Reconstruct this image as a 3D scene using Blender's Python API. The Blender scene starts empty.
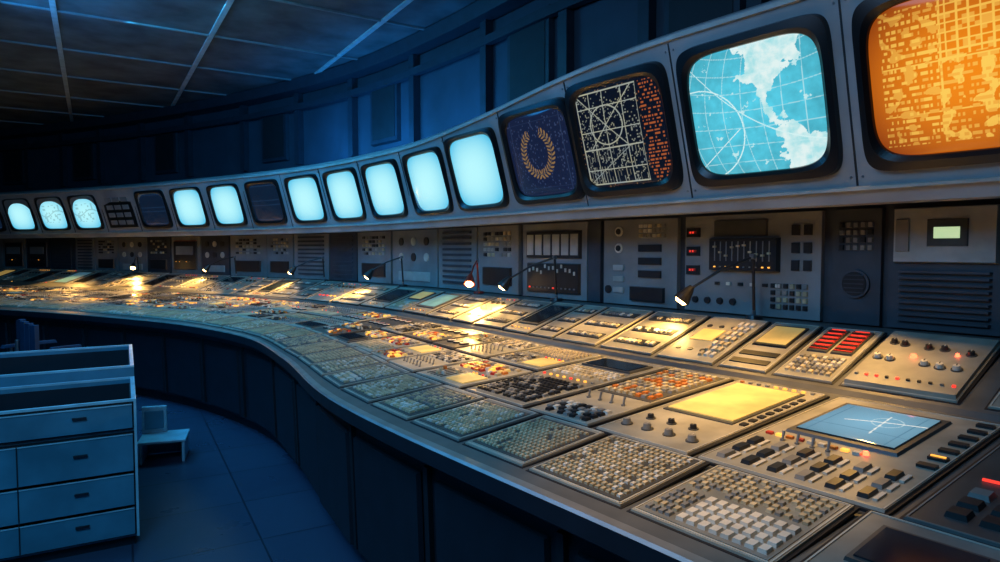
import bpy, math, random, bmesh
from mathutils import Matrix, Vector, noise
R = random.Random(7)
scene = bpy.context.scene

# ------------------------------------------------------------------ materials
def lin(c):
    return tuple(((x/12.92) if x <= 0.04045 else ((x+0.055)/1.055)**2.4) for x in c)

MATS = {}
def mat(name, col, rough=0.5, metal=0.0, emit=0.0, ecol=None, var=0.18, scale=9.0, bump=0.0):
    m = bpy.data.materials.new(name); m.use_nodes = True
    nt = m.node_tree; b = nt.nodes['Principled BSDF']
    b.inputs['Roughness'].default_value = rough
    b.inputs['Metallic'].default_value = metal
    tc = nt.nodes.new('ShaderNodeTexCoord')
    nz = nt.nodes.new('ShaderNodeTexNoise'); nz.inputs['Scale'].default_value = scale
    nz.inputs['Detail'].default_value = 5.0
    nt.links.new(tc.outputs['Object'], nz.inputs['Vector'])
    rp = nt.nodes.new('ShaderNodeValToRGB')
    rp.color_ramp.elements[0].position = 0.3; rp.color_ramp.elements[1].position = 0.7
    rp.color_ramp.elements[0].color = (*[x*(1-var) for x in col], 1)
    rp.color_ramp.elements[1].color = (*[min(1, x*(1+var)) for x in col], 1)
    nt.links.new(nz.outputs['Fac'], rp.inputs['Fac'])
    nt.links.new(rp.outputs['Color'], b.inputs['Base Color'])
    if bump > 0:
        bp = nt.nodes.new('ShaderNodeBump'); bp.inputs['Strength'].default_value = bump
        bp.inputs['Distance'].default_value = 0.01
        nt.links.new(nz.outputs['Fac'], bp.inputs['Height'])
        nt.links.new(bp.outputs['Normal'], b.inputs['Normal'])
    if emit > 0:
        e = ecol or col
        b.inputs['Emission Color'].default_value = (*e, 1)
        b.inputs['Emission Strength'].default_value = emit
    MATS[name] = m
    return m

mat('plate_light', (.38, .365, .29), .40, var=.3, scale=6)
mat('plate_mid', (.235, .24, .21), .40, var=.3, scale=6)
mat('plate_dark', (.07, .073, .07), .4)
mat('plate_border', (.60, .58, .48), .4)
mat('console_metal', (.12, .125, .12), .4)
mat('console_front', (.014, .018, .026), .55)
mat('rim_metal', (.36, .36, .34), .4, .5)
mat('key_white', (.74, .71, .60), .4)
mat('key_beige', (.56, .47, .29), .45, var=.35, scale=14)
mat('key_grey', (.25, .25, .23), .45)
mat('key_dark', (.02, .022, .025), .35)
mat('key_red', (.5, .03, .02), .4)
mat('key_orange', (.65, .20, .03), .4)
mat('glass_dark', (.010, .016, .024), .12)
mat('glow_red', (.5, .03, .02), .4, emit=1.2, ecol=(1, .05, .03))
mat('glow_redbright', (.6, .03, .02), .4, emit=7, ecol=(1, .08, .03))
mat('glow_amber', (.6, .3, .05), .4, emit=1.5, ecol=(1, .42, .06))
mat('glow_yellow', (.74, .56, .20), .5, emit=.24, ecol=(1, .64, .16), var=.35, scale=5)
mat('glow_green', (.5, .7, .4), .4, emit=.6, ecol=(.75, 1, .55))
mat('glow_cyan', (.12, .30, .34), .3, emit=.12, ecol=(.3, .75, 1), var=.3)
mat('glow_bulb', (1, .8, .4), .4, emit=30, ecol=(1, .58, .18))
mat('housing_grey', (.34, .35, .36), .45, bump=.05, scale=2.5, var=.22)
mat('housing_seam', (.012, .014, .018), .6)
mat('bezel_black', (.006, .007, .009), .3)
mat('rack_grey', (.25, .26, .26), .5, scale=3, var=.25)
mat('rack_light', (.44, .45, .42), .45)
mat('rack_dark', (.05, .06, .075), .5)
mat('wall_paint', (.035, .05, .075), .6, bump=.1, scale=3)
mat('wall_rib', (.020, .028, .042), .5)
mat('ceiling_tile', (.085, .105, .12), .75, bump=.15, scale=3, var=.45)
mat('ceiling_bar', (.40, .50, .54), .5)
mat('ceiling_bar_dark', (.16, .2, .22), .5)
mat('cab_blue', (.09, .29, .40), .4, scale=4, var=.25)
mat('cab_edge', (.42, .72, .82), .35)  # light tone paints the cabinet's edge highlights; the stool frame uses it too
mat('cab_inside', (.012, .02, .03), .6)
mat('chair_fabric', (.02, .05, .10), .7)
mat('steel', (.3, .32, .34), .3, .8)
mat('lamp_black', (.02, .02, .022), .35)
mat('lamp_red_arm', (.45, .05, .03), .35)

def floor_material():
    m = bpy.data.materials.new('floor_tiles'); m.use_nodes = True
    nt = m.node_tree; b = nt.nodes['Principled BSDF']
    tc = nt.nodes.new('ShaderNodeTexCoord'); mp = nt.nodes.new('ShaderNodeMapping')
    mp.inputs['Rotation'].default_value = (0, 0, math.radians(-30))
    br = nt.nodes.new('ShaderNodeTexBrick'); br.offset = 0
    br.inputs['Scale'].default_value = 1.0
    br.inputs['Brick Width'].default_value = .6; br.inputs['Row Height'].default_value = .6
    br.inputs['Mortar Size'].default_value = .005
    br.inputs['Color1'].default_value = (.055, .085, .14, 1)
    br.inputs['Color2'].default_value = (.045, .07, .12, 1)
    br.inputs['Mortar'].default_value = (.018, .026, .045, 1)
    nz = nt.nodes.new('ShaderNodeTexNoise'); nz.inputs['Scale'].default_value = 3; nz.inputs['Detail'].default_value = 6
    mr = nt.nodes.new('ShaderNodeMapRange'); mr.inputs['To Min'].default_value = .18; mr.inputs['To Max'].default_value = .45
    nt.links.new(tc.outputs['Object'], mp.inputs['Vector'])
    nt.links.new(mp.outputs['Vector'], br.inputs['Vector'])
    nt.links.new(tc.outputs['Object'], nz.inputs['Vector'])
    nt.links.new(br.outputs['Color'], b.inputs['Base Color'])
    nt.links.new(nz.outputs['Fac'], mr.inputs['Value'])
    nt.links.new(mr.outputs['Result'], b.inputs['Roughness'])
    MATS['floor_tiles'] = m
floor_material()

def screen_material(name, strength):
    m = bpy.data.materials.new(name); m.use_nodes = True
    nt = m.node_tree; b = nt.nodes['Principled BSDF']
    at = nt.nodes.new('ShaderNodeAttribute'); at.attribute_name = 'Col'
    b.inputs['Base Color'].default_value = (.01, .012, .015, 1)
    b.inputs['Roughness'].default_value = .12
    nt.links.new(at.outputs['Color'], b.inputs['Emission Color'])
    b.inputs['Emission Strength'].default_value = strength
    MATS[name] = m
screen_material('crt_picture', .98)
screen_material('crt_bright', 1.12)

# ------------------------------------------------------------------ mesh builder
class MB:
    def __init__(s): s.v = []; s.f = []; s.m = []; s.names = []
    def mi(s, n):
        if n not in s.names: s.names.append(n)
        return s.names.index(n)
    def add(s, verts, faces, mn):
        o = len(s.v); s.v += [tuple(x) for x in verts]
        k = s.mi(mn)
        for f in faces: s.f.append([i+o for i in f]); s.m.append(k)
    def box(s, mn, M, c, d, taper=0.0, ty=None):
        ty = taper if ty is None else ty
        x, y, z = d[0]/2, d[1]/2, d[2]/2
        a, b = x*(1-taper), y*(1-ty)
        vs = [(-x,-y,-z),(x,-y,-z),(x,y,-z),(-x,y,-z),(-a,-b,z),(a,-b,z),(a,b,z),(-a,b,z)]
        vs = [M @ Vector((p[0]+c[0], p[1]+c[1], p[2]+c[2])) for p in vs]
        s.add(vs, [(3,2,1,0),(4,5,6,7),(0,1,5,4),(1,2,6,5),(2,3,7,6),(3,0,4,7)], mn)
    def cyl(s, mn, M, c, r0, r1, h, n=12):
        vs = []
        for k, (r, z) in enumerate(((r0, 0), (r1, h))):
            for i in range(n):
                a = 2*math.pi*i/n
                vs.append(M @ Vector((c[0]+r*math.cos(a), c[1]+r*math.sin(a), c[2]+z)))
        fs = [(i, (i+1) % n, n+(i+1) % n, n+i) for i in range(n)]
        fs += [tuple(range(n, 2*n)), tuple(reversed(range(n)))]
        s.add(vs, fs, mn)
    def tube(s, mn, pts, r, n=8):
        pts = [Vector(p) for p in pts]; vs = []; fs = []
        for i, p in enumerate(pts):
            d = (pts[min(i+1, len(pts)-1)] - pts[max(i-1, 0)]).normalized()
            a = d.orthogonal().normalized() if i == 0 else (a - d*a.dot(d)).normalized()
            b = d.cross(a)
            rr = r[i] if isinstance(r, (list, tuple)) else r
            for k in range(n):
                t = 2*math.pi*k/n
                vs.append(p + a*rr*math.cos(t) + b*rr*math.sin(t))
        for i in range(len(pts)-1):
            for k in range(n):
                fs.append((i*n+k, i*n+(k+1) % n, (i+1)*n+(k+1) % n, (i+1)*n+k))
        fs += [tuple(reversed(range(n))), tuple(range((len(pts)-1)*n, len(pts)*n))]
        s.add(vs, fs, mn)
    def build(s, name, parent=None, smooth=False, bevel=0):
        me = bpy.data.meshes.new(name); me.from_pydata(s.v, [], s.f)
        for n in s.names: me.materials.append(MATS[n])
        me.polygons.foreach_set('material_index', s.m)
        if smooth: me.polygons.foreach_set('use_smooth', [True]*len(s.f))
        me.update()
        o = bpy.data.objects.new(name, me); scene.collection.objects.link(o)
        if parent: o.parent = parent
        if bevel:
            b = o.modifiers.new('bevel', 'BEVEL'); b.width = bevel; b.segments = 2; b.limit_method = 'ANGLE'
        return o
def empty(name):
    o = bpy.data.objects.new(name, None); scene.collection.objects.link(o); o.empty_display_size = .1
    return o

# ------------------------------------------------------------------ plan curves
U = [-2.5, 0, 2.0, 3.43, 4.48, 5.5, 7.26, 9.1, 11.35, 14.0]
F = [(1.97,-.51),(.44,1.46),(-.79,3.08),(-1.42,4.27),(-2.00,5.2),(-2.80,5.98),(-4.24,6.9),(-5.9,7.7),(-8.0,8.5),(-10.5,9.2)]
B = [(3.70,.84),(2.18,2.81),(.95,4.39),(.13,5.48),(-.68,6.62),(-1.68,7.80),(-3.5,9.3),(-5.8,10.7),(-8.3,11.9),(-11.0,12.9)]
def herm(K, u):
    n = len(U); u = max(U[0], min(U[-1], u))
    i = 0
    while i < n-2 and u > U[i+1]: i += 1
    def tan(j):
        if j == 0: return [(K[1][c]-K[0][c])/(U[1]-U[0]) for c in (0,1)]
        if j == n-1: return [(K[-1][c]-K[-2][c])/(U[-1]-U[-2]) for c in (0,1)]
        h0, h1 = U[j]-U[j-1], U[j+1]-U[j]
        return [((K[j][c]-K[j-1][c])/h0*h1 + (K[j+1][c]-K[j][c])/h1*h0)/(h0+h1) for c in (0,1)]
    h = U[i+1]-U[i]; t = (u-U[i])/h; a, b = tan(i), tan(i+1)
    return Vector([ (2*t**3-3*t*t+1)*K[i][c] + (t**3-2*t*t+t)*h*a[c] + (-2*t**3+3*t*t)*K[i+1][c] + (t**3-t*t)*h*b[c] for c in (0,1)])
def P(u, t):
    f, b = herm(F, u), herm(B, u)
    return f + (b-f)*(t/2.2)
def T(u, t):
    a, b = max(U[0], u-.02), min(U[-1], u+.02)
    d = P(b, t)-P(a, t); return d.normalized(), d.length/(b-a)
def frame(u, t, z, deg, lift=0.0):
    p = P(u, t); tg, k = T(u, t); n = Vector((tg.y, -tg.x))
    a = math.radians(deg)
    X = Vector((-tg.x, -tg.y, 0)); Y = Vector((n.x*math.cos(a), n.y*math.cos(a), math.sin(a))); Z = X.cross(Y)
    M = Matrix.Identity(4)
    for r in range(3):
        M[r][0], M[r][1], M[r][2] = X[r], Y[r], Z[r]
    o = Vector((p.x, p.y, z)) + Z*lift
    M[0][3], M[1][3], M[2][3] = o
    return M
def sweep(name, prof, mn, parent=None, u0=U[0], u1=U[-1], step=.15, closed=False, mats=None):
    n = int(round((u1-u0)/step)); us = [u0+(u1-u0)*i/n for i in range(n+1)]
    pf = prof if callable(prof) else (lambda u: prof)
    mb = MB(); vs = []; m = len(pf(0))
    for u in us:
        for (t, z) in pf(u):
            p = P(u, t); vs.append((p.x, p.y, z))
    segs = m if closed else m-1
    off = len(mb.v); mb.v += vs
    for i in range(n):
        for j in range(segs):
            k = (j+1) % m
            mb.f.append([off+i*m+j, off+(i+1)*m+j, off+(i+1)*m+k, off+i*m+k])
            mb.m.append(mb.mi(mats[j] if mats else mn))
    if closed:
        mb.f.append(list(range(m))); mb.m.append(0)
        mb.f.append(list(range(n*m, n*m+m))); mb.m.append(0)
    return mb.build(name, parent)

def zdesk(t):
    if t <= 1.5: return .85+.06*t
    return .965 + (t-1.55)*.30
AD = math.degrees(math.atan(.06)); AR = math.degrees(math.atan(.30))

# ------------------------------------------------------------------ room shell
def quad_obj(name, pts, mn):
    mb = MB(); mb.add(pts, [tuple(range(len(pts)))], mn); return mb.build(name)
CZ = 3.9
quad_obj('floor', [(-12.5,-3,0),(5,-3,0),(5,15,0),(-12.5,15,0)], 'floor_tiles')
quad_obj('ceiling', [(-12.5,-3,CZ),(-12.5,15,CZ),(5,15,CZ),(5,-3,CZ)], 'ceiling_tile')
quad_obj('wall_left', [(-11.3,-3,0),(-11.3,13.2,0),(-11.3,13.2,CZ),(-11.3,-3,CZ)], 'wall_paint')
quad_obj('wall_behind', [(-11.3,-3,0),(4.2,-3,0),(4.2,-3,CZ),(-11.3,-3,CZ)], 'wall_paint')
quad_obj('wall_right', [(4.1,-3,0),(4.1,1.2,0),(4.1,1.2,CZ),(4.1,-3,CZ)], 'wall_paint')
sweep('wall_back', [(2.62,0),(2.62,CZ)], 'wall_paint')
up = empty('upper_wall_cladding')
mb = MB()
u = -2.2
i = 0
while u < 13.8:
    M = frame(u, 2.62, 3.33, 90)
    mb.box('wall_rib', M, (0,0,.04), (.10,1.12,.10))
    if i % 2 == 0:
        M2 = frame(u+.42, 2.62, 3.25, 90)
        mb.box('wall_rib', M2, (0,0,.03), (.62,.8,.05), .04)
        mb.box('housing_seam', M2, (0,.0,.058), (.5,.68,.006))
    u += .9; i += 1
mb.build('cladding_ribs', up)
sweep('cladding_rail', [(2.5,3.52),(2.5,3.6),(2.58,3.6),(2.58,3.52)], 'wall_rib', up, closed=True)
sweep('trim_ceiling', [(2.40,CZ-.14),(2.36,CZ-.01),(2.61,CZ-.01),(2.61,CZ-.14)], 'wall_rib', closed=True)

# ceiling grid
mb = MB()
ang = math.radians(122)
Mg = Matrix.Translation((-3.05, 7.05, CZ-.012)) @ Matrix.Rotation(ang, 4, 'Z')
for k in range(-5, 6):
    mb.box('ceiling_bar', Mg, (0, k*1.42, 0), (24, .05, .02))
for k in range(-9, 10):
    mb.box('ceiling_bar_dark', Mg, (.2+k*1.42, 0, 0), (.03, 16, .018))
grid = mb.build('ceiling_grid')
bm = bmesh.new(); bm.from_mesh(grid.data)
for cc, no in (((-11.25,0,0),(-1,0,0)),((4.05,0,0),(1,0,0)),((0,-2.95,0),(0,-1,0)),((0,14.5,0),(0,1,0))):
    bmesh.ops.bisect_plane(bm, geom=bm.verts[:]+bm.edges[:]+bm.faces[:], plane_co=cc, plane_no=no, clear_outer=True)
bm.to_mesh(grid.data); bm.free()

# ------------------------------------------------------------------ console body
con = empty('control_console')
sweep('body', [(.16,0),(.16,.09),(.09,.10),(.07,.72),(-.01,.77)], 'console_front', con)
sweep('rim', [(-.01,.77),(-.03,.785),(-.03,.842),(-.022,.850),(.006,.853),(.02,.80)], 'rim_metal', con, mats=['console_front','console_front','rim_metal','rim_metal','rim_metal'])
sweep('desktop', [(.006,.8515),(1.5,.94),(1.53,.945),(1.55,.965),(2.15,1.145),(2.17,1.15),(2.32,1.15),(2.36,1.15),(2.36,.0)], 'console_metal', con)
mb = MB()
u = -2.4
while u < 13.9:
    M = frame(u, .08, .42, 92)
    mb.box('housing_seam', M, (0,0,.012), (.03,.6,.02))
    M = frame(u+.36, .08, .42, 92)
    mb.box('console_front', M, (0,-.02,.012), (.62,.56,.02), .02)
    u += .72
mb.build('front_panels', con)

# ------------------------------------------------------------------ module pieces
det = MB()
def keygrid(mb, M, x0, y0, x1, y1, nx, ny, mats, h=.014, gap=.22, skip=0.0, rng=R):
    dx, dy = (x1-x0)/nx, (y1-y0)/ny
    for j in range(ny):
        for i in range(nx):
            if rng.random() < skip: continue
            m = rng.choice(mats)
            mb.box(m, M, (x0+dx*(i+.5), y0+dy*(j+.5), .012+h/2), (dx*(1-gap), dy*(1-gap), h), .18)
def knob(mb, M, x, y, r=.018, m='key_dark', top='key_white'):
    mb.cyl('plate_dark', M, (x,y,.012), r*1.35, r*1.35, .004, 14)
    mb.cyl(m, M, (x,y,.012), r, r*.8, r*1.3, 14)
    mb.box(top, M, (x,y+r*.35,.013+r*1.3), (r*.18,r*.8,.002))
def toggle(mb, M, x, y, s=1.0):
    mb.cyl('steel', M, (x,y,.012), .009*s, .009*s, .006, 8)
    p0 = M @ Vector((x,y,.015)); p1 = M @ Vector((x,y+.012*s,.034*s+.012))
    mb.tube('rim_metal', [p0, p1], [.004*s,.006*s], 7)
def slider(mb, M, x, y, L, rng=R, m='key_white'):
    mb.box('key_dark', M, (x,y,.0135), (.008,L,.003))
    yy = y+(rng.random()-.5)*L*.75
    mb.box(m, M, (x,yy,.022), (.022,.014,.018), .2)
def window(mb, M, x, y, w, h, m='glass_dark', fr='plate_dark'):
    mb.box(fr, M, (x,y,.016), (w,h,.010), .03)
    mb.box(m, M, (x,y,.0225), (w*.87,h*.84,.004))
def meter(mb, M, x, y, r=.035):
    mb.cyl('key_dark', M, (x,y,.012), r, r*.95, .01, 18)
    mb.cyl('key_white', M, (x,y,.022), r*.8, r*.8, .001, 18)
    mb.box('key_red', M, (x,y+r*.2,.0245), (r*.08,r*.9,.002))
def plate(mb, M, w, h, m='plate_light'):
    mb.box('housing_seam', M, (0,0,.002), (w+.014,h+.014,.008))
    mb.box(m, M, (0,0,.006), (w,h,.012), .012)
    bm_ = 'plate_border' if m != 'plate_dark' else 'key_grey'
    for sx in (-1,1): mb.box(bm_, M, (sx*(w/2-.008),0,.0128), (.004,h-.02,.003))
    for sy in (-1,1): mb.box(bm_, M, (0,sy*(h/2-.008),.0128), (w-.02,.004,.003))
def leds(mb, M, x0, x1, y, n, mats, rng=R, s=.008):
    for i in range(n):
        mb.box(rng.choice(mats), M, (x0+(x1-x0)*i/max(1,n-1), y, .016), (s*1.2,s,.008))

BEI = ['key_beige','key_beige','key_beige','key_white']
MIX = ['key_beige','key_white','key_grey','key_grey','key_dark']
COL = ['key_beige','key_white','key_orange','key_red','key_grey','glow_amber','glow_yellow']

def gen_keyboard(M, w, h, rng):
    plate(det, M, w, h, rng.choice(['plate_light','plate_light','plate_mid']))
    mats = rng.choice([['key_beige'], BEI, ['key_grey','key_beige','key_beige'], ['key_beige']])
    det.box(rng.choice(['plate_mid','plate_dark','plate_dark']), M, (0,-h*.01,.0128), (w*.9,h*.86,.003))
    x0, x1, y0, y1 = -w*.43, w*.43, -h*.41, h*.37
    ny = int(h/.030)
    st = rng.choice([0,0,1,2])
    if st == 0:
        keygrid(det, M, x0, y0, x1, y1, int(w/.024), ny, mats, .009, .28, .06, rng)
    elif st == 1:
        xm = x0+(x1-x0)*.66
        keygrid(det, M, x0, y0, xm-.008, y1, int(w*.6/.024), ny, mats, .009, .28, .06, rng)
        keygrid(det, M, xm+.004, y0, x1, y1, 4, ny-2, mats, .009, .25, .04, rng)
    else:
        ym = y0+(y1-y0)*.35
        keygrid(det, M, x0, ym+.008, x1, y1, int(w/.022), int(ny*.65), mats, .009, .28, .06, rng)
        keygrid(det, M, x0+.02, y0, x1-.02, ym-.004, int(w/.036), 3, ['key_white','key_beige'], .011, .22, .04, rng)

def gen_mid(M, w, h, rng):
    pm = rng.choice(['plate_light','plate_mid','plate_mid','plate_dark','plate_light'])
    plate(det, M, w, h, pm)
    nb = max(2, int(round(h/.22))); bh = h*.94/nb
    for b in range(nb):
        y = -h*.47+bh*(b+.5)
        cols = rng.choice([1,1,2])
        cw = w*.92/cols
        for c in range(cols):
            x = -w*.46+cw*(c+.5)
            k = rng.choice(['keys','keys','keys','keys','knobs','sliders','win','colkeys','colkeys','toggles','meters','lit'])
            if k == 'keys':
                keygrid(det, M, x-cw*.45, y-bh*.4, x+cw*.45, y+bh*.4, max(3,int(cw/.028)), max(3,int(bh/.032)), rng.choice([BEI,MIX,['key_dark','key_dark','key_grey'],['key_beige']]), .011, .25, .06, rng)
            elif k == 'colkeys':
                keygrid(det, M, x-cw*.45, y-bh*.4, x+cw*.45, y+bh*.4, max(3,int(cw/.04)), max(2,int(bh/.045)), COL, .012, .28, .1, rng)
            elif k == 'knobs':
                n = max(2, int(cw/.07))
                for i in range(n):
                    for j in (-1,1):
                        knob(det, M, x-cw*.4+cw*.8*(i+.5)/n, y+j*bh*.2, .015, rng.choice(['key_dark','key_dark','key_white']))
            elif k == 'sliders':
                n = max(3, int(cw/.035))
                for i in range(n): slider(det, M, x-cw*.42+cw*.84*(i+.5)/n, y, bh*.7, rng, rng.choice(['key_white','key_orange','key_beige']))
            elif k == 'win':
                window(det, M, x, y, cw*.86, bh*.8, rng.choice(['glass_dark','glass_dark','glow_cyan','glow_yellow']))
            elif k == 'lit':
                det.box('glow_yellow' if rng.random()<.4 else 'key_beige', M, (x,y,.014), (cw*.8,bh*.7,.006), .02)
                leds(det, M, x-cw*.35, x+cw*.35, y+bh*.42, 6, ['glow_amber','glow_red','key_grey'], rng)
            elif k == 'toggles':
                n = max(3, int(cw/.05))
                for i in range(n):
                    for j in (-1,1): toggle(det, M, x-cw*.4+cw*.8*(i+.5)/n, y+j*bh*.2, .8)
            elif k == 'meters':
                n = max(1, int(cw/.09))
                for i in range(n): meter(det, M, x-cw*.45+cw*.9*(i+.5)/n, y, min(.036,bh*.35))

def gen_raised(M, w, h, rng):
    plate(det, M, w, h, rng.choice(['plate_light','plate_light','plate_mid','plate_mid']))
    k = rng.choice(['screen','slots','mix','mix','keys','lit','slots','screen'])
    if k == 'screen':
        window(det, M, 0, h*.05, w*.8, h*.66, rng.choice(['glass_dark','glow_cyan','glass_dark']))
        leds(det, M, -w*.35, w*.35, -h*.4, 6, ['key_orange','key_beige','glow_amber'], rng)
    elif k == 'slots':
        for j in range(3):
            det.box('key_dark', M, (0,-h*.3+h*.3*j,.014), (w*.78,h*.12,.006))
            keygrid(det, M, -w*.36, -h*.34+h*.3*j, w*.36, -h*.26+h*.3*j, 8, 1, ['key_white','key_beige','key_grey'], .012, .2, .1, rng)
    elif k == 'keys':
        keygrid(det, M, -w*.4, -h*.4, w*.4, h*.05, max(4,int(w/.03)), 6, MIX, .010, .25, .05, rng)
        window(det, M, 0, h*.27, w*.75, h*.28, rng.choice(['glow_yellow','glass_dark','glow_cyan']))
    elif k == 'lit':
        window(det, M, 0, h*.18, w*.7, h*.4, 'glow_yellow')
        keygrid(det, M, -w*.4, -h*.4, w*.4, -h*.12, max(4,int(w/.035)), 3, BEI, .010, .25, .05, rng)
    else:
        for i in range(max(2,int(w/.09))):
            x = -w*.38+w*.76*(i+.5)/max(2,int(w/.09))
            knob(det, M, x, h*.25, .016)
            toggle(det, M, x, h*.0)
            det.box(rng.choice(['glow_amber','key_white','key_red','glow_red']), M, (x,-h*.25,.016), (.03,.02,.008))
        leds(det, M, -w*.4, w*.4, h*.42, 8, ['glow_amber','key_grey','glow_red'], rng, .006)

def M_on(u, t, extra=0.0):
    if t < 1.52: return frame(u, t, zdesk(t), AD, extra)
    return frame(u, t, zdesk(t), AR+1.6, extra)

# ---- row 1: keyboards along the front edge
edges = [-2.4,-2.0,-1.6,-1.18,-.78,-.17,.26,.66,1.0,1.36,1.72]
while edges[-1] < 13.6: edges.append(edges[-1]+.38)
for a, b in zip(edges[:-1], edges[1:]):
    u = (a+b)/2; _, k = T(u, .27); w = (b-a)*k-.035
    M = M_on(u, .27, .004)
    M = M @ Matrix.Rotation(math.radians(2.0), 4, 'X')
    if abs(a+.17) < .01:
        plate(det, M, w, .40, 'plate_light')
        det.box('plate_mid', M, (0,0,.0128), (w*.92,.37,.003))
        keygrid(det, M, -w*.44, .01, w*.44, .175, 15, 6, ['key_beige','key_beige','key_grey','key_beige'], .010, .28, .10)
        keygrid(det, M, -w*.2, -.175, w*.44, -.01, 8, 4, ['key_white'], .012, .22, .03)
        keygrid(det, M, -w*.44, -.175, -w*.23, -.01, 4, 5, ['key_grey','key_beige'], .010, .25, .05)
    elif abs(a+.78) < .01:
        plate(det, M, w, .40, 'plate_mid')
        window(det, M, -w*.2, .03, w*.4, .2)
    elif abs(a-.26) < .01:
        plate(det, M, w, .40, 'plate_light')
        det.box('plate_dark', M, (0,0,.0128), (w*.92,.37,.003))
        keygrid(det, M, -w*.44, -.175, w*.44, .175, 16, 13, ['key_beige','key_beige','key_beige','key_white'], .009, .3, .05)
    else:
        gen_keyboard(M, w, .39, R)

# ---- row 2 (t .48 .. 1.46)
def row2(a, b, t0=.49, t1=1.47):
    u, t = (a+b)/2, (t0+t1)/2; _, k = T(u, t); d = (P(u, t1)-P(u, t0)).length
    return M_on(u, t, .003), (b-a)*k-.02, d-.02
M, w, h = row2(-.22, .35)
plate(det, M, w, h, 'plate_light')
window(det, M, -.03, .16, .36, .46)
for j in range(3):
    for i in range(6):
        det.box('key_dark' if (i+j) % 3 else 'key_grey', M, (-w*.4+i*.085, -h*.42+j*.085, .018), (.03,.066,.012), .15)
        det.box('key_white', M, (-w*.4+i*.085+.03, -h*.42+j*.085, .015), (.012,.06,.006))
leds(det, M, -w*.42, w*.1, -h*.13, 9, ['key_orange','glow_amber','key_red','key_white'], R, .018)
for i in range(7):
    det.box('key_dark', M, (w*.43, -h*.1+i*.085, .016), (.05,.03,.01))
    if i in (1,): det.box('glow_amber', M, (w*.43, -h*.1+i*.085, .022), (.04,.008,.004))
det.cyl('glow_redbright', M, (w*.14,-h*.12,.012), .009, .007, .012, 10)
for i in range(4): toggle(det, M, -w*.30+i*.05, -h*.17, .9)
scopeM = M @ Matrix.Translation((-.03,.16,.026))
M, w, h = row2(.37, .78)
plate(det, M, w, h, 'plate_light')
det.box('plate_dark', M, (-.01,.14,.014), (w*.76,.54,.006))
det.box('glow_yellow', M, (-.01,.14,.019), (w*.71,.50,.006))  # plate glow stands in for the warm pool of light on it
for i in range(4): knob(det, M, -w*.36+i*.095, -.37, .017, 'key_grey')
for i in range(3): knob(det, M, -w*.30+i*.095, -.26, .014)
leds(det, M, -w*.4, w*.4, .44, 9, ['key_orange','key_grey','glow_amber'], R, .012)
for i in range(8): det.box('key_dark', M, (w*.43, -.1+i*.06, .015), (.022,.03,.006))
M, w, h = row2(.80, 1.14)
plate(det, M, w, h, 'plate_light')
det.box('plate_dark', M, (0,.18,.013), (w*.9,.54,.004))
keygrid(det, M, -w*.42, -.07, w*.42, .43, 8, 11, ['key_beige','key_orange','key_beige','key_beige','key_grey'], .014, .28, .03)
keygrid(det, M, -w*.42, -.46, w*.42, -.30, 8, 4, ['key_grey','key_dark','key_white'], .011, .25, .05)
for i in range(4): toggle(det, M, -w*.3+i*.065, -.2, 1.0)
M, w, h = row2(1.16, 1.60)
plate(det, M, w, h, 'plate_mid')
window(det, M, 0, .33, w*.8, .18, 'glass_dark')
keygrid(det, M, -w*.43, .04, w*.43, .2, 12, 4, BEI, .010, .25, .04)
keygrid(det, M, -w*.43, -.44, w*.43, -.08, 13, 10, ['key_dark','key_dark','key_grey'], .011, .25, .04)
leds(det, M, -w*.4, w*.4, -.02, 8, ['glow_red','glow_amber','key_grey'], R, .010)
M, w, h = row2(-.80, -.24)
plate(det, M, w, h, 'plate_dark')
window(det, M, 0, .2, w*.7, .35)
det.box('glow_red', M, (-.05,-.1,.016), (w*.6,.008,.006))
keygrid(det, M, -w*.4, -.42, w*.4, -.18, 6, 3, ['key_dark','key_grey'], .014, .3)
a = -2.4
while a < -.9:
    M, w, h = row2(a, a+.5); gen_mid(M, w, h, R); a += .52
a = 1.62
while a < 13.5:
    d = R.choice([.36,.42,.48])
    if R.random() < .6:
        for (t0, t1) in ((.49,.96),(.98,1.47)):
            M, w, h = row2(a, a+d, t0, t1); gen_mid(M, w, h, R)
    else:
        M, w, h = row2(a, a+d); gen_mid(M, w, h, R)
    a += d+.02

# ---- row 3 raised
def row3(a, b):
    u, t = (a+b)/2, 1.85; _, k = T(u, t)
    return M_on(u, t, .004), (b-a)*k-.018, .56*(P(u, 2.2)-P(u, 0)).length/2.2
M, w, h = row3(-.04, .40)
plate(det, M, w, h, 'plate_light')
det.box('plate_light', M, (0,0,.02), (w*.97,h*.96,.02), .02)
Mk = M @ Matrix.Translation((0,0,.018))
for i, (x, y) in enumerate(((-.36,.24),(-.25,.22),(-.02,.2),(.12,.2),(.36,.16))):
    knob(det, Mk, x*w, y*h, .015)
for i, (x, y) in enumerate(((-.38,-.05),(-.26,-.06),(.06,-.08),(.2,-.1),(.34,-.1))):
    knob(det, Mk, x*w, y*h, .016, 'key_white', 'key_dark')
det.cyl('glow_redbright', Mk, (-.08*w,.02*h,.012), .014, .010, .014, 12)
det.cyl('glow_redbright', Mk, (.26*w,.12*h,.012), .009, .006, .012, 12)
leds(det, Mk, -w*.42, w*.42, -h*.36, 10, ['key_dark','key_grey','glow_red'], R, .010)
M, w, h = row3(.42, .70)
plate(det, M, w, h, 'plate_light')
window(det, M, -w*.21, h*.20, w*.36, h*.46, 'key_red'); window(det, M, w*.21, h*.20, w*.36, h*.46, 'key_red')
for sx in (-1,1):
    for j in range(5):
        det.box('key_dark', M, (sx*w*.21, h*(.04+.08*j), .026), (w*.30,.014,.003))
        det.box('glow_red', M, (sx*w*.21, h*(.08+.08*j), .026), (w*.24,.004,.003))
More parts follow.
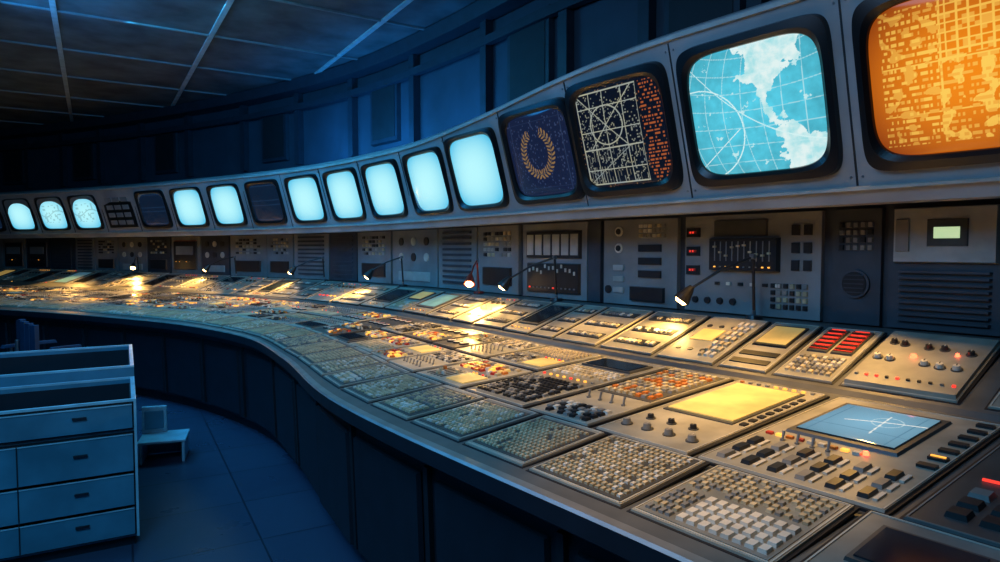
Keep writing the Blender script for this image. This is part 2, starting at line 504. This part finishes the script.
keygrid(det, M, -w*.4, -h*.42, w*.4, -h*.1, 8, 5, ['key_white','key_beige','key_grey'], .010, .25)
M, w, h = row3(.72, .98)
plate(det, M, w, h, 'plate_light')
window(det, M, 0, h*.18, w*.74, h*.44, 'glow_yellow', 'key_dark')
det.box('key_dark', M, (0,-h*.2,.014), (w*.8,h*.08,.006)); det.box('key_dark', M, (0,-h*.36,.014), (w*.8,h*.08,.006))
M, w, h = row3(1.0, 1.36)
plate(det, M, w, h, 'plate_light')
for j in range(3):
    for i in range(4):
        det.cyl('key_dark', M, (-w*.33+i*w*.22, -h*.28+j*h*.27, .012), .016, .016, .004, 12)
det.box('glow_yellow', M, (-w*.15,h*.05,.014), (w*.4,h*.25,.005))
keygrid(det, M, w*.12, -h*.4, w*.42, h*.4, 3, 7, ['key_white','key_beige'], .012, .3)
a = -2.4
while a < -.1:
    M, w, h = row3(a, a+.36); gen_raised(M, w, h, R); a += .385
a = 1.38
while a < 13.5:
    d = R.choice([.27,.33,.4]); M, w, h = row3(a, a+d); gen_raised(M, w, h, R); a += d+.02
det.build('instrument_panels', con)

# ------------------------------------------------------------------ screens
def inside(poly, x, y):
    c = False; n = len(poly)
    for i in range(n):
        x1, y1 = poly[i]; x2, y2 = poly[(i+1) % n]
        if (y1 > y) != (y2 > y) and x < (x2-x1)*(y-y1)/(y2-y1)+x1: c = not c
    return c
NA = [(-.30,1.1),(-.26,.9),(-.05,.82),(-.02,.66),(-.12,.58),(.02,.44),(.04,.22),(.16,.06),(.24,-.14),(.40,-.32),(.50,-.32),(.36,-.12),(.30,.04),(.28,.2),(.40,.24),(.38,.42),(.52,.5),(.48,.62),(.68,.68),(.6,.84),(.76,1.1)]
SA = [(.40,-.34),(.56,-.28),(.72,-.38),(.9,-.44),(1.1,-.56),(1.05,-.8),(.9,-1.1),(.5,-1.1),(.42,-.86),(.30,-.7),(.42,-.52)]
rr = random.Random(3)
txt = {}
def T01(kind, i, j, p):
    key = (kind, i, j)
    if key not in txt: txt[key] = rr.random() < p
    return txt[key]
def C(r, g, b, k=1): 
    c = lin((r/255, g/255, b/255)); return (c[0]*k, c[1]*k, c[2]*k)
def mix(a, b, t): return tuple(a[i]*(1-t)+b[i]*t for i in range(3))
def px_map(x, y):
    g = 1.05-.22*(x*x+y*y)
    n1 = noise.fractal(Vector((x*3, y*3, 1.7)), .9, 2.1, 6); n2 = noise.fractal(Vector((x*3, y*3, 8.2)), .9, 2.1, 6)
    nb = noise.fractal(Vector((x*6, y*6, 4.)), .8, 2.1, 5)
    col = C(84,198,222,g*(1+.18*nb))
    if inside(NA, x+.16*n1, y+.16*n2) or inside(SA, x+.16*n1, y+.16*n2):
        col = mix(C(226,244,242), C(165,225,230), max(0, min(1, .35+nb)))
    elif noise.fractal(Vector((x*4.5, y*4.5, 20)), .8, 2.2, 6) > .62: col = C(190,232,236)
    ln = C(205,240,242)
    for k in range(-4, 6):
        if abs(x-(k*.30-.15+(.16-.05*k)*y*y*.9)) < .006: return mix(col, ln, .55)
    for k in range(-4, 5):
        if abs(y-(k*.27+.14*x*x*(.5+.3*k)-.05*x)) < .007: return mix(col, ln, .5)
    if abs(y+.15+.75*x-.3*x*x) < .009 or abs(math.hypot(x+.9,y+.3)-.75) < .009: col = C(215,245,245)
    if x < -.2 and y < 0 and abs(y+.5-.8*(x+.5)) < .008: col = C(225,245,245)
    return col
def px_radar(x, y):
    n = noise.noise(Vector((x*5, y*5, 3)))
    col = C(8,12,24)
    w = mix(C(180,174,140), C(140,155,162), .5+.5*n)
    if -.92 < x < .5 and -.93 < y < .93:
        cx, cy = -.25, .25
        dx, dy = x-cx, (y-cy)
        if abs(x-.5) < .014 or abs(x+.91) < .014 or abs(abs(y)-.91) < .014: return w
        for q in (-.62,-.2,.15,.62):
            if abs(y-q) < .010: return w
        for q in (-.58,-.25,.18):
            if abs(x-q) < .009: return w
        if y > -.2 and (abs(dx-dy) < .012 or abs(dx+dy) < .012): return w
        if y > -.2 and abs(math.hypot(dx,dy)-.38) < .012: return w
        if y < -.2 and (abs(dx*.6-(y+.5)) < .010 or abs((x*14) % 1-.5) < .07 and T01('g', int((x+1)*14), int((y+1)*9), .6)): return mix(col, w, .7)
        if T01('r', int((x+1)*40), int((y+1)*40), .10): return mix(col, w, .6)
    elif x > .56 and x < .94 and abs(y) < .92:
        if int((y+1)*30) % 2 and T01('t', int((x+1)*40), int((y+1)*30), .45): return C(165,84,40)
    elif T01('q', int((x+1)*40), int((y+1)*40), .06): return C(120,90,60)
    return col
def px_circle(x, y):
    X, Y = x+.02, (y-.05)*.85
    r = math.hypot(X, Y); a = math.atan2(X, -Y); col = C(20,28,56)
    # wreath of paired leaves, open at the top
    if abs(a) < 2.75:
        ph = (abs(a)*5.2) % 1.0
        for s in (-1, 1):
            rc = .44+s*(.02+.085*ph)
            if abs(r-rc) < .034*math.sin(math.pi*min(1,ph+.08)): return C(134,104,66)
        if abs(r-.44) < .010: return C(90,80,70)
    if T01('d', int((x+1)*34), int((y+1)*26), .08) and abs(x) < .9 and abs(y) < .9: return C(50,62,96)
    if abs(abs(x)-.8) < .008 or abs(abs(y)-.8) < .008: return C(38,52,84)
    return col
def px_orange(x, y):
    d = math.hypot(x, y); k = max(.25, 1.12-.42*d*d)
    col = mix(C(235,132,14), C(198,86,8), min(1, d*d*.6)); col = tuple(q*k for q in col)
    yb = mix(C(255,206,88), col, min(.5, .4*d*d)); ym = mix(yb, col, .4)
    if -.85 < x < .95 and -.85 < y < .9:
        row = int((y+1)*24)
        if x < -.25:
            if row % 2 and T01('o', int((x+1)*48), row, .6): return yb if T01('o2', int((x+1)*12), row, .6) else ym
            if noise.noise(Vector((x*8, y*8, 2))) > .2: return ym
        elif x < .5:
            if y > .2 and (abs((x*9) % 1-.5) < .09 or abs((y*9) % 1-.5) < .09): return yb
            if y > .2 and T01('s', int((x+1)*18), int((y+1)*18), .3): return ym
            if y <= .2 and row % 2 and T01('o', int((x+1)*42), row, .5): return ym
            if y <= .2 and noise.noise(Vector((x*7, y*7, 9))) > .15: return yb
        else:
            if T01('p', int((x+1)*28), int((y+1)*22), .4): return ym
        if abs(x+.22) < .012 or abs(x-.5) < .012 or abs(y-.18) < .01 or abs(y+.45) < .01: return yb
    return col
def px_white(x, y):
    g = max(0, 1-.65*(abs(x)**2.4+abs(y)**2.4))
    a, b = C(176,236,242), C(50,178,220)
    return tuple((a[i]*g+b[i]*(1-g)) for i in range(3))
def px_white2(x, y):
    c = px_white(x, y)
    if abs(y-.0-.2*math.sin(3*x)) < .04 or (T01('w', int((x+1)*9), int((y+1)*9), .25) and abs(x) < .7 and abs(y) < .6): return tuple(q*.7 for q in c)
    return c
def px_dark(x, y):
    if abs((x*4) % 1-.5) < .04 or abs((y*4) % 1-.5) < .04: return C(26,48,76)
    return C(12,26,46)
def px_scope(x, y):
    g = 1.1-.35*math.hypot(x, y)
    col = C(125,175,200,g)
    if abs(y-.1-.3*x) < .02 and x > -.5: return C(245,245,235)
    if abs(x-.25+.1*y) < .015 and abs(y) < .6: return C(245,245,235)
    if abs(y+.45) < .012 or abs(abs(x)-.8) < .01: return C(80,125,150)
    if abs(math.hypot(x-.3,y-.2)-.3) < .012: return C(190,215,220)
    return col

def screen_mesh(name, M, w, h, dome, fn, mname, nx, ny, parent):
    vs = []; cols = []
    for j in range(ny+1):
        y = -1+2*j/ny
        for i in range(nx+1):
            x = -1+2*i/nx
            vs.append(M @ Vector((x*w/2, y*h/2, dome*(1-x*x)*(1-y*y)**.5 if dome else 0)))
            c = fn(x, y); cols += [c[0], c[1], c[2], 1.0]
    fs = [(j*(nx+1)+i, j*(nx+1)+i+1, (j+1)*(nx+1)+i+1, (j+1)*(nx+1)+i) for j in range(ny) for i in range(nx)]
    me = bpy.data.meshes.new(name); me.from_pydata([tuple(v) for v in vs], [], fs)
    ca = me.color_attributes.new('Col', 'FLOAT_COLOR', 'POINT'); ca.data.foreach_set('color', cols)
    me.materials.append(MATS[mname]); me.polygons.foreach_set('use_smooth', [True]*len(fs)); me.update()
    o = bpy.data.objects.new(name, me); scene.collection.objects.link(o); o.parent = parent
    return o
def srr(w, h, e, n=64):
    out = []
    for i in range(n):
        a = 2*math.pi*i/n; c, s = math.cos(a), math.sin(a)
        out.append((w/2*math.copysign(abs(c)**(2/e), c), h/2*math.copysign(abs(s)**(2/e), s)))
    return out

screen_mesh('scope_screen', scopeM, .31, .385, .004, px_scope, 'crt_picture', 90, 110, con)

# monitor housing
hou = empty('monitor_housing')
def hs(u):
    t = max(0, min(1, (u-1.2)/3.4)); t = t*t*(3-2*t); return 1-.21*t
def HTf(u): s = hs(u); return (1.86-.24*s, 1.83+.83*s)
HB = (1.86, 1.83)
hdeg = math.degrees(math.atan2(.83, -.24))
def shell_prof(u):
    tt, zt = HTf(u)
    return [(2.38,1.80),(1.91,1.755),(1.885,1.762),(1.86,1.83),(tt,zt),(tt+.01,zt+.035),(tt+.08,zt+.07),(2.6,zt+.12)]
sweep('housing_shell', shell_prof, 'housing_grey', hou,
      mats=['rack_dark','housing_grey','housing_grey','housing_grey','housing_grey','housing_grey','rack_dark'])
sweep('housing_lip', [(1.838,1.818),(1.836,1.832),(1.868,1.842),(1.880,1.822)], 'rack_light', hou, closed=True)
def rail_prof(u):
    tt, zt = HTf(u)
    return [(tt-.02,zt-.005),(tt-.02,zt+.016),(tt+.02,zt+.016),(tt+.02,zt-.005)]
sweep('housing_top_rail', rail_prof, 'rack_light', hou, closed=True)
def mframe(u):
    tt, zt = HTf(u); return frame(u, (HB[0]+tt)/2, (HB[1]+zt)/2, hdeg)
tm = 1.75
def arc_u(u, dist):
    step = .01 if dist > 0 else -.01; acc = 0
    while acc < abs(dist):
        acc += (P(u+step, tm)-P(u, tm)).length; u += step
    return u
kinds = ['dark','orange','map','radar','circle','white','white','white','white','white','dark','white','white','dark','panel','white2','white2','white','dark','dark','dark']
us = [arc_u(.02, -.9), .02, .90, 1.76, 2.58]
uu = 2.58
for i in range(16):
    uu = arc_u(uu, .83 if i < 5 else .85)
    if uu > 13.2: break
    us.append(uu)
FN = dict(map=px_map, radar=px_radar, circle=px_circle, orange=px_orange, white=px_white, white2=px_white2, dark=px_dark)
seams = MB()
for i, u in enumerate(us):
    k = kinds[i]
    s = hs(u); sw = .5+.5*s
    M = mframe(u)
    if i+1 < len(us):
        um = (u+us[i+1])/2
        Ms = mframe(um); sm = hs(um)
        seams.box('housing_seam', Ms, (0,0,.001), (.008,.84*sm,.005))
        for yy in (-.38,.38):
            for xx in (-.025,.025): seams.cyl('steel', Ms, (xx,yy*sm,.0), .006, .005, .005, 8)
    if k == 'panel':
        seams.box('bezel_black', M, (0,0,.005), (.7,.66*s,.01))
        for q in range(4):
            for p in range(3): seams.box('rack_grey', M, (-.2+p*.2,-.18+q*.12,.014), (.15,.07,.01))
        continue
    e = empty('crt_monitor')
    W, H = .80*sw, .74*s; w, h = .70*sw, .625*s
    if k.startswith('white'): w, h = .71*sw, .65*s
    rings = [(srr(W, H, 9), 0.0), (srr(W-.012, H-.012, 9), .030), (srr(w+.035, h+.035, 6), .036), (srr(w, h, 5.2), .020), (srr(w-.01, h-.01, 5.2), .004)]
    mbz = MB(); vs = []; fs = []
    for pts, z in rings: vs += [M @ Vector((x, y, z)) for x, y in pts]
    for a in range(len(rings)-1):
        for q in range(64): fs.append((a*64+q, a*64+(q+1) % 64, (a+1)*64+(q+1) % 64, (a+1)*64+q))
    mbz.add(vs, fs, 'bezel_black'); mbz.build('bezel', e, smooth=False)
    hi = k in ('map','radar','circle','orange')
    nx, ny = (260, 230) if hi else (40, 50)
    screen_mesh('screen', M @ Matrix.Translation((0,0,.006)), w, h, .022, FN[k], 'crt_bright' if k in ('white','white2') else 'crt_picture', nx, ny, e)
seams.build('housing_seams', hou)

# ------------------------------------------------------------------ instrument racks on the lower wall
rk = empty('instrument_rack')
mb = MB()
WT = 2.36
def wallM(u, z): return frame(u, WT, z, 90)
sweep('rack_back', [(2.37,1.152),(2.37,1.79)], 'rack_dark', rk)
def wpanel(a, b, m, z0=1.16, z1=1.765):
    u = (a+b)/2; _, k = T(u, WT); w = (b-a)*k-.015
    M = wallM(u, (z0+z1)/2); mb.box(m, M, (0,0,.0), (w,z1-z0,.05)); 
    return M @ Matrix.Translation((0,0,.013)), w, z1-z0
def put(M, mn, x, y, w, h, d=.012): mb.box(mn, M, (x,y,.012+d/2), (w,h,d), .04)
M, w, h = wpanel(.02, .52, 'rack_dark')
put(M, 'rack_light', 0, .16, w*.9, .27, .03)
Mx = M @ Matrix.Translation((0,0,.03))
put(Mx, 'plate_dark', .02, .17, .17, .13, .01); put(Mx, 'glow_green', .02, .17, .11, .055, .014)
put(Mx, 'key_grey', -.17, .16, .06, .16); 
for q in range(9): put(M, 'rack_dark', 0, -.02-q*.03, w*.8, .012, .02)
M, w, h = wpanel(.54, .80, 'rack_dark')
for yy, r in ((-.09,.075),):
    mb.cyl('rack_dark', M, (0,yy,.012), r, r, .015, 28); mb.cyl('key_dark', M, (0,yy,.025), r*.85, r*.8, .006, 28)
    for q in range(5): mb.box('rack_dark', M, (0,yy-.045+.0225*q,.033), (.1,.005,.004))
keygrid(mb, M, -.09, .08, .09, .24, 5, 4, ['rack_grey','key_grey','key_dark'], .012, .3)
M, w, h = wpanel(.84, 1.74, 'rack_grey')
put(M, 'plate_dark', -.05, .22, .36, .10); put(M, 'key_dark', -.02, .06, .46, .20, .035)
Mx = M @ Matrix.Translation((0,0,.035))
for q in range(10): put(Mx, 'rack_grey', -.2+q*.04, .08, .006, .12, .004); put(Mx, 'key_beige', -.2+q*.04, .05+R.random()*.07, .02, .012, .012)
leds(mb, Mx, -.2, .16, -.015, 10, ['glow_amber','key_grey'], R)
for q in range(3):
    put(M, 'key_dark', -.38, .2-q*.12, .1, .06); put(M, 'key_red', -.38, .2-q*.12, .06, .018, .016)
    for p in range(2): put(M, 'glow_red', -.395+p*.02, .2-q*.12, .008, .012, .018)
for q in range(3):
    for p in range(2): put(M, 'key_dark', .3+p*.07, .2-q*.1, .045, .06)
for q in range(6): put(M, 'key_white' if q % 2 else 'key_dark', -.2+q*.08, -.12, .03, .02)
keygrid(mb, M, .15, -.26, .38, -.1, 6, 4, ['key_dark','key_grey','key_beige','key_dark'], .012, .3)
for q in range(4): mb.cyl('key_dark', M, (-.36+q*.09,-.23,.012), .022, .02, .015, 14)
M, w, h = wpanel(1.78, 2.50, 'rack_grey')
for q in range(2): mb.cyl('key_white', M, (-.18,.22-q*.12,.012), .035, .035, .01, 18); mb.cyl('key_dark', M, (-.18,.22-q*.12,.022), .022, .02, .008, 18)
keygrid(mb, M, .0, .17, .24, .27, 6, 3, ['key_grey','key_beige','key_white'], .012, .3)
for q in range(3): put(M, 'key_dark', .1, .1-q*.09, .2, .05); put(M, 'rack_light', -.18, -.04-q*.08, .10, .04)
put(M, 'key_dark', .08, -.22, .3, .1, .02)
mb.cyl('key_dark', M, (-.28,-.2,.012), .03, .03, .01, 16)
M, w, h = wpanel(2.54, 2.70, 'rack_dark')
M, w, h = wpanel(2.72, 3.50, 'rack_grey')
put(M, 'key_dark', 0, .13, .66, .22, .02); Mx = M @ Matrix.Translation((0,0,.018))
for q in range(6):
    put(Mx, 'rack_light', -.265+q*.106, .13, .085, .17, .006)
put(M, 'key_dark', 0, -.14, .64, .24, .02)
for q in range(12): put(Mx, 'key_white', -.27+q*.049, -.1+R.random()*.06, .016, .03, .01); put(Mx, 'glow_red' if q % 6 == 0 else 'rack_grey', -.27+q*.049, -.22, .016, .012, .008)
a = 3.52; q = 0; nred = 0
while a < 13.4:
    d = R.choice([.45,.6,.5]); M, w, h = wpanel(a, a+d, R.choice(['rack_grey','rack_grey','rack_dark']))
    ty = R.choice(['keys','vents','box','gauges','keys'])
    if ty == 'keys': keygrid(mb, M, -w*.35, .02, w*.35, .26, 7, 5, ['key_grey','key_dark','rack_light','key_beige','key_dark'], .012, .3, .1); put(M, 'key_dark', 0, -.15, w*.7, .16, .02)
    elif ty == 'vents':
        for j in range(10): put(M, 'rack_dark', 0, .26-j*.055, w*.75, .025, .014)
    elif ty == 'box':
        put(M, 'key_dark', 0, 0, w*.8, .46, .02); put(M, 'rack_grey', 0, .08, w*.6, .14, .03)
        nred += 1
        if nred in (1,4): put(M, 'key_red', 0, .235, w*.78, .006, .022)
        leds(mb, M @ Matrix.Translation((0,0,.02)), -w*.3, w*.3, -.1, 6, ['glow_amber','key_grey','key_dark'])
    else:
        for j in range(2):
            for i in range(3): mb.cyl('key_white' if (i+j) % 2 else 'key_dark', M, (-w*.28+i*w*.28, .18-j*.17,.012), .045, .045, .012, 16)
        put(M, 'rack_light', 0, -.2, w*.7, .1)
    a += d*1.0+.01
a = -2.4
while a < -.3: wpanel(a, a+.55, 'rack_grey'); a += .57
mb.build('rack_panels', rk)

# ------------------------------------------------------------------ desk lamps
LAMPS = [(1.17,2.1,.36,'lamp_black',True,.28),(2.95,2.1,.34,'lamp_black',True,.3),(3.9,2.1,.30,'lamp_red_arm',True,-.3),(4.9,2.1,.32,'lamp_black',True,.25),
         (6.1,2.1,.3,'lamp_black',True,.3),(7.6,2.1,.3,'lamp_black',True,.3),(9.3,2.1,.3,'lamp_black',True,-.3)]
lamp_lights = []
for (u, t, hgt, mn, lit, side) in LAMPS:
    e = empty('desk_lamp'); m = MB(); M = frame(u, t+.12, 1.152, 0)
    m.cyl(mn, M, (0,0,.0), .05, .045, .02, 18); m.cyl('steel', M, (0,0,.02), .012, .010, .03, 10)
    a = M @ Vector((0,0,.04)); b = M @ Vector((.0,-.02,hgt)); c = M @ Vector((-side*.9,-.26,.17))
    m.tube(mn, [a,b], .009); m.tube(mn, [b, (b+c)/2+Vector((0,0,.02)), c], .008)
    m.cyl('steel', Matrix.Translation(b) @ M.to_3x3().to_4x4() @ Matrix.Rotation(math.pi/2,4,'Y'), (0,0,-.012), .016, .016, .024, 10)
    d = (c-b).normalized(); d = (d + Vector((0,0,-.7))).normalized()
    m.tube(mn, [c-d*.02, c+d*.01, c+d*.05, c+d*.085], [.016,.028,.042,.050], 16)
    if lit:
        m.tube('glow_bulb', [c+d*.080, c+d*.100], [.04,.024], 12)
        lamp_lights.append((c+d*.13, d))
    m.build('lamp_body', e, smooth=False)

# ------------------------------------------------------------------ drawer cabinet
cab = empty('drawer_cabinet')
Mc = Matrix.Identity(4)
for r, (x, y, z) in enumerate(((.866,-.5,0),(.5,.866,0),(0,0,1))):
    Mc[r][0], Mc[r][1], Mc[r][2] = x, y, z
Mc = Matrix.Translation((-1.9,3.36,0)) @ Mc
mb = MB(); Wc = 1.0
def bx(mn, x0, x1, y0, y1, z0, z1): mb.box(mn, Mc, ((x0+x1)/2,(y0+y1)/2,(z0+z1)/2), (abs(x1-x0),abs(y1-y0),abs(z1-z0)))
def bin_(y0, y1, zt, zi):
    bx('cab_blue', -Wc, 0, y0, y1, .05, zi)
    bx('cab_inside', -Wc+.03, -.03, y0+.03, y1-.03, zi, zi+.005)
    for (a, b, c, d) in ((-Wc,0,y0,y0+.022),(-Wc,0,y1-.022,y1),(-Wc,-Wc+.022,y0+.022,y1-.022),(-.022,0,y0+.022,y1-.022)):
        bx('cab_blue', a, b, c, d, zi, zt-.012); bx('cab_edge', a, b, c, d, zt-.012, zt)
    # dark sheets put the bin's inner shade into colour
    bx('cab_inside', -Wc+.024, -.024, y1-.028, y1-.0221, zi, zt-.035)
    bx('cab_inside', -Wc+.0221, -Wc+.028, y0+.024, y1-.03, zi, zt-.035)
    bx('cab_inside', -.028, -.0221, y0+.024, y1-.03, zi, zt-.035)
bin_(0, .70, .775, .50)
bin_(.72, 1.75, .84, .50)
bx('cab_inside', -Wc+.02, -.02, .02, 1.72, 0, .05)
for (z0, z1) in ((.63,.755),(.405,.60),(.225,.39),(.07,.21)):
    bx('cab_inside', -Wc+.012, -.012, -.004, .0, z0-.01, z1+.008)
    bx('cab_blue', -Wc+.02, -.02, -.022, -.004, z0, z1)
    bx('cab_edge', -Wc+.02, -.02, -.026, -.004, z1-.006, z1)
    for xc in (-.72,-.25):
        bx('cab_inside', xc-.03, xc+.03, -.034, -.022, (z0+z1)/2+.01, (z0+z1)/2+.02)
bx('cab_edge', -.012, .0, -.01, 0, .05, .775)
bx('cab_inside', -.51, -.505, -.027, -.02, .07, .60)
mb.build('cabinet_body', cab)

st = empty('step_stool'); mb = MB()
Ms = Matrix.Translation((-2.50,4.78,0)) @ Matrix.Rotation(math.radians(20),4,'Z')
for sx in (-.14,.14):
    mb.box('cab_edge', Ms, (sx,-.0,.075), (.02,.28,.15))
mb.box('cab_edge', Ms, (0,0,.16), (.32,.30,.02)); mb.box('cab_blue', Ms, (0,.13,.075), (.28,.02,.14))
mb.box('cab_edge', Ms, (-.08,.125,.27), (.17,.03,.20)); mb.box('cab_blue', Ms, (-.08,.105,.27), (.13,.012,.14))
mb.build('stool_frame', st, bevel=.006)

def chair(x, y, rot):
    e = empty('office_chair'); m = MB(); M = Matrix.Translation((x,y,0)) @ Matrix.Rotation(rot,4,'Z')
    m.box('chair_fabric', M, (0,0,.47), (.46,.44,.08), .08)
    for i in range(7):
        a = (i-3)*.13
        Mb = M @ Matrix.Translation((math.sin(a)*.42,-.24+(1-math.cos(a))*.5,.76)) @ Matrix.Rotation(a*.9,4,'Z')
        m.box('chair_fabric', Mb, (0,0,0), (.062,.045,.34-.03*abs(i-3)), 0)
    m.tube('steel', [M@Vector((0,-.2,.46)), M@Vector((0,-.29,.52)), M@Vector((0,-.28,.75))], .018)
    m.cyl('steel', M, (0,0,.1), .03, .025, .34, 12)
    for k in range(5):
        a = k*2*math.pi/5; p = Vector((math.cos(a)*.28, math.sin(a)*.28, .07))
        m.tube('lamp_black', [M@Vector((0,0,.11)), M@p], [.025,.016]); m.cyl('lamp_black', M, (p.x,p.y,0), .026, .026, .05, 10)
    for sx in (-1,1):
        m.tube('steel', [M@Vector((sx*.22,-.05,.45)), M@Vector((sx*.27,-.05,.5)), M@Vector((sx*.27,-.05,.66))], .012)
        m.box('chair_fabric', M, (sx*.27,0,.67), (.05,.26,.03), .1)
    m.build('chair_body', e, bevel=.008)
chair(-4.15,6.0, math.radians(-35)); chair(-4.72,6.1, math.radians(-25)); chair(-6.2,6.75, math.radians(-15))

# ------------------------------------------------------------------ lights
def area(name, loc, target, size, power, col, sy=None):
    l = bpy.data.lights.new(name, 'AREA'); l.energy = power; l.color = col; l.size = size
    if sy: l.shape = 'RECTANGLE'; l.size_y = sy
    o = bpy.data.objects.new(name, l); scene.collection.objects.link(o); o.location = loc
    o.rotation_euler = (Vector(target)-Vector(loc)).to_track_quat('-Z','Y').to_euler(); return o
def spot(name, loc, target, power, col, deg, blend=.8, r=.05):
    l = bpy.data.lights.new(name, 'SPOT'); l.energy = power; l.color = col; l.spot_size = math.radians(deg); l.spot_blend = blend; l.shadow_soft_size = r
    o = bpy.data.objects.new(name, l); scene.collection.objects.link(o); o.location = loc
    o.rotation_euler = (Vector(target)-Vector(loc)).to_track_quat('-Z','Y').to_euler(); return o
WARM = (1, .53, .13)
for p, d in lamp_lights:
    spot('lamp_light', p, p+d, 30, WARM, 140, .9, .03)
for (u, t, pw, deg) in ((.5,1.5,34,90),(1.2,1.6,34,90),(2.1,1.4,44,80),(3.0,1.3,70,80),(4.0,1.6,44,75),(5.0,1.2,18,80),(6.6,1.5,75,80),(7.9,1.4,95,80),(9.2,1.4,120,80),(10.5,1.3,120,90)):
    a = P(u, 1.93); b = P(u, t)
    spot('soffit_warm_fill', (a.x,a.y,1.72), (b.x,b.y,.9), pw, WARM, deg, .9, .04)  # added warm spots under the soffit, no fixtures, for pools on the desk
for (u, t, pw, deg) in ((.6,1.1,560,24),(.3,.35,300,24),(1.4,.8,360,22),(2.3,1.0,460,24),(3.3,1.1,400,22),(.3,1.85,150,20),(8.4,.9,520,30),(6.2,1.2,300,22)):
    a = P(u+.2, t-.6); b = P(u, t)
    spot('overhead_warm_fill', (a.x,a.y,3.82), (b.x,b.y,.9), pw, WARM, deg, 1.0, .06)  # added warm spots overhead without fixtures, to brighten the console
area('blue_overhead_fill', (-3.6,3.4,3.8), (-3.4,3.8,0), 1.6, 46, (.05,.40,1))  # added blue fill from above, no lamp modelled
area('blue_cabinet_fill', (-1.6,.4,3.4), (-2.3,3.3,.3), 1.2, 46, (.06,.50,1))  # added fill to brighten the cabinet front
area('cool_wall_fill', (-1.2,1.6,3.3), (1.2,3.6,1.9), 1.5, 22, (.36,.60,1))  # added cool fill for the near housing and wall racks
area('cool_console_fill', (-3.0,6.2,3.8), (-2.6,7.2,.9), 2.0, 70, (.06,.55,1))  # added cool fill over the far console
area('blue_monitor_bank_fill', (-4.2,5.6,3.6), (-2.0,8.0,2.3), 1.5, 50, (.02,.34,1))  # added blue fill that brightens the monitor housing from the aisle
for u, pw in ((4.4,7),(5.3,12),(6.2,9)):
    p = P(u, 2.0); q = P(u, 2.6); area('blue_haze_fill', (p.x,p.y,2.72), (q.x,q.y,3.2), .8, pw, (.02,.33,1), .15)  # added blue strips in place of haze above the screens, no cove here
area('ceiling_wash_fill', (-3.9,4.9,2.9), (-3.9,5.9,3.9), .5, 11, (.12,.55,1))  # added upward fill to brighten the ceiling, no source there

w = bpy.data.worlds.new('world'); scene.world = w; w.use_nodes = True
w.node_tree.nodes['Background'].inputs[0].default_value = (.02,.05,.12,1); w.node_tree.nodes['Background'].inputs[1].default_value = .2

cam = bpy.data.cameras.new('camera'); co = bpy.data.objects.new('camera', cam); scene.collection.objects.link(co)
cam.sensor_width = 36; cam.lens = 23.4; co.location = (0,0,1.55)
co.rotation_euler = (math.radians(90-2.73),0,0); cam.clip_start = .05
scene.camera = co
scene.view_settings.view_transform = 'Standard'
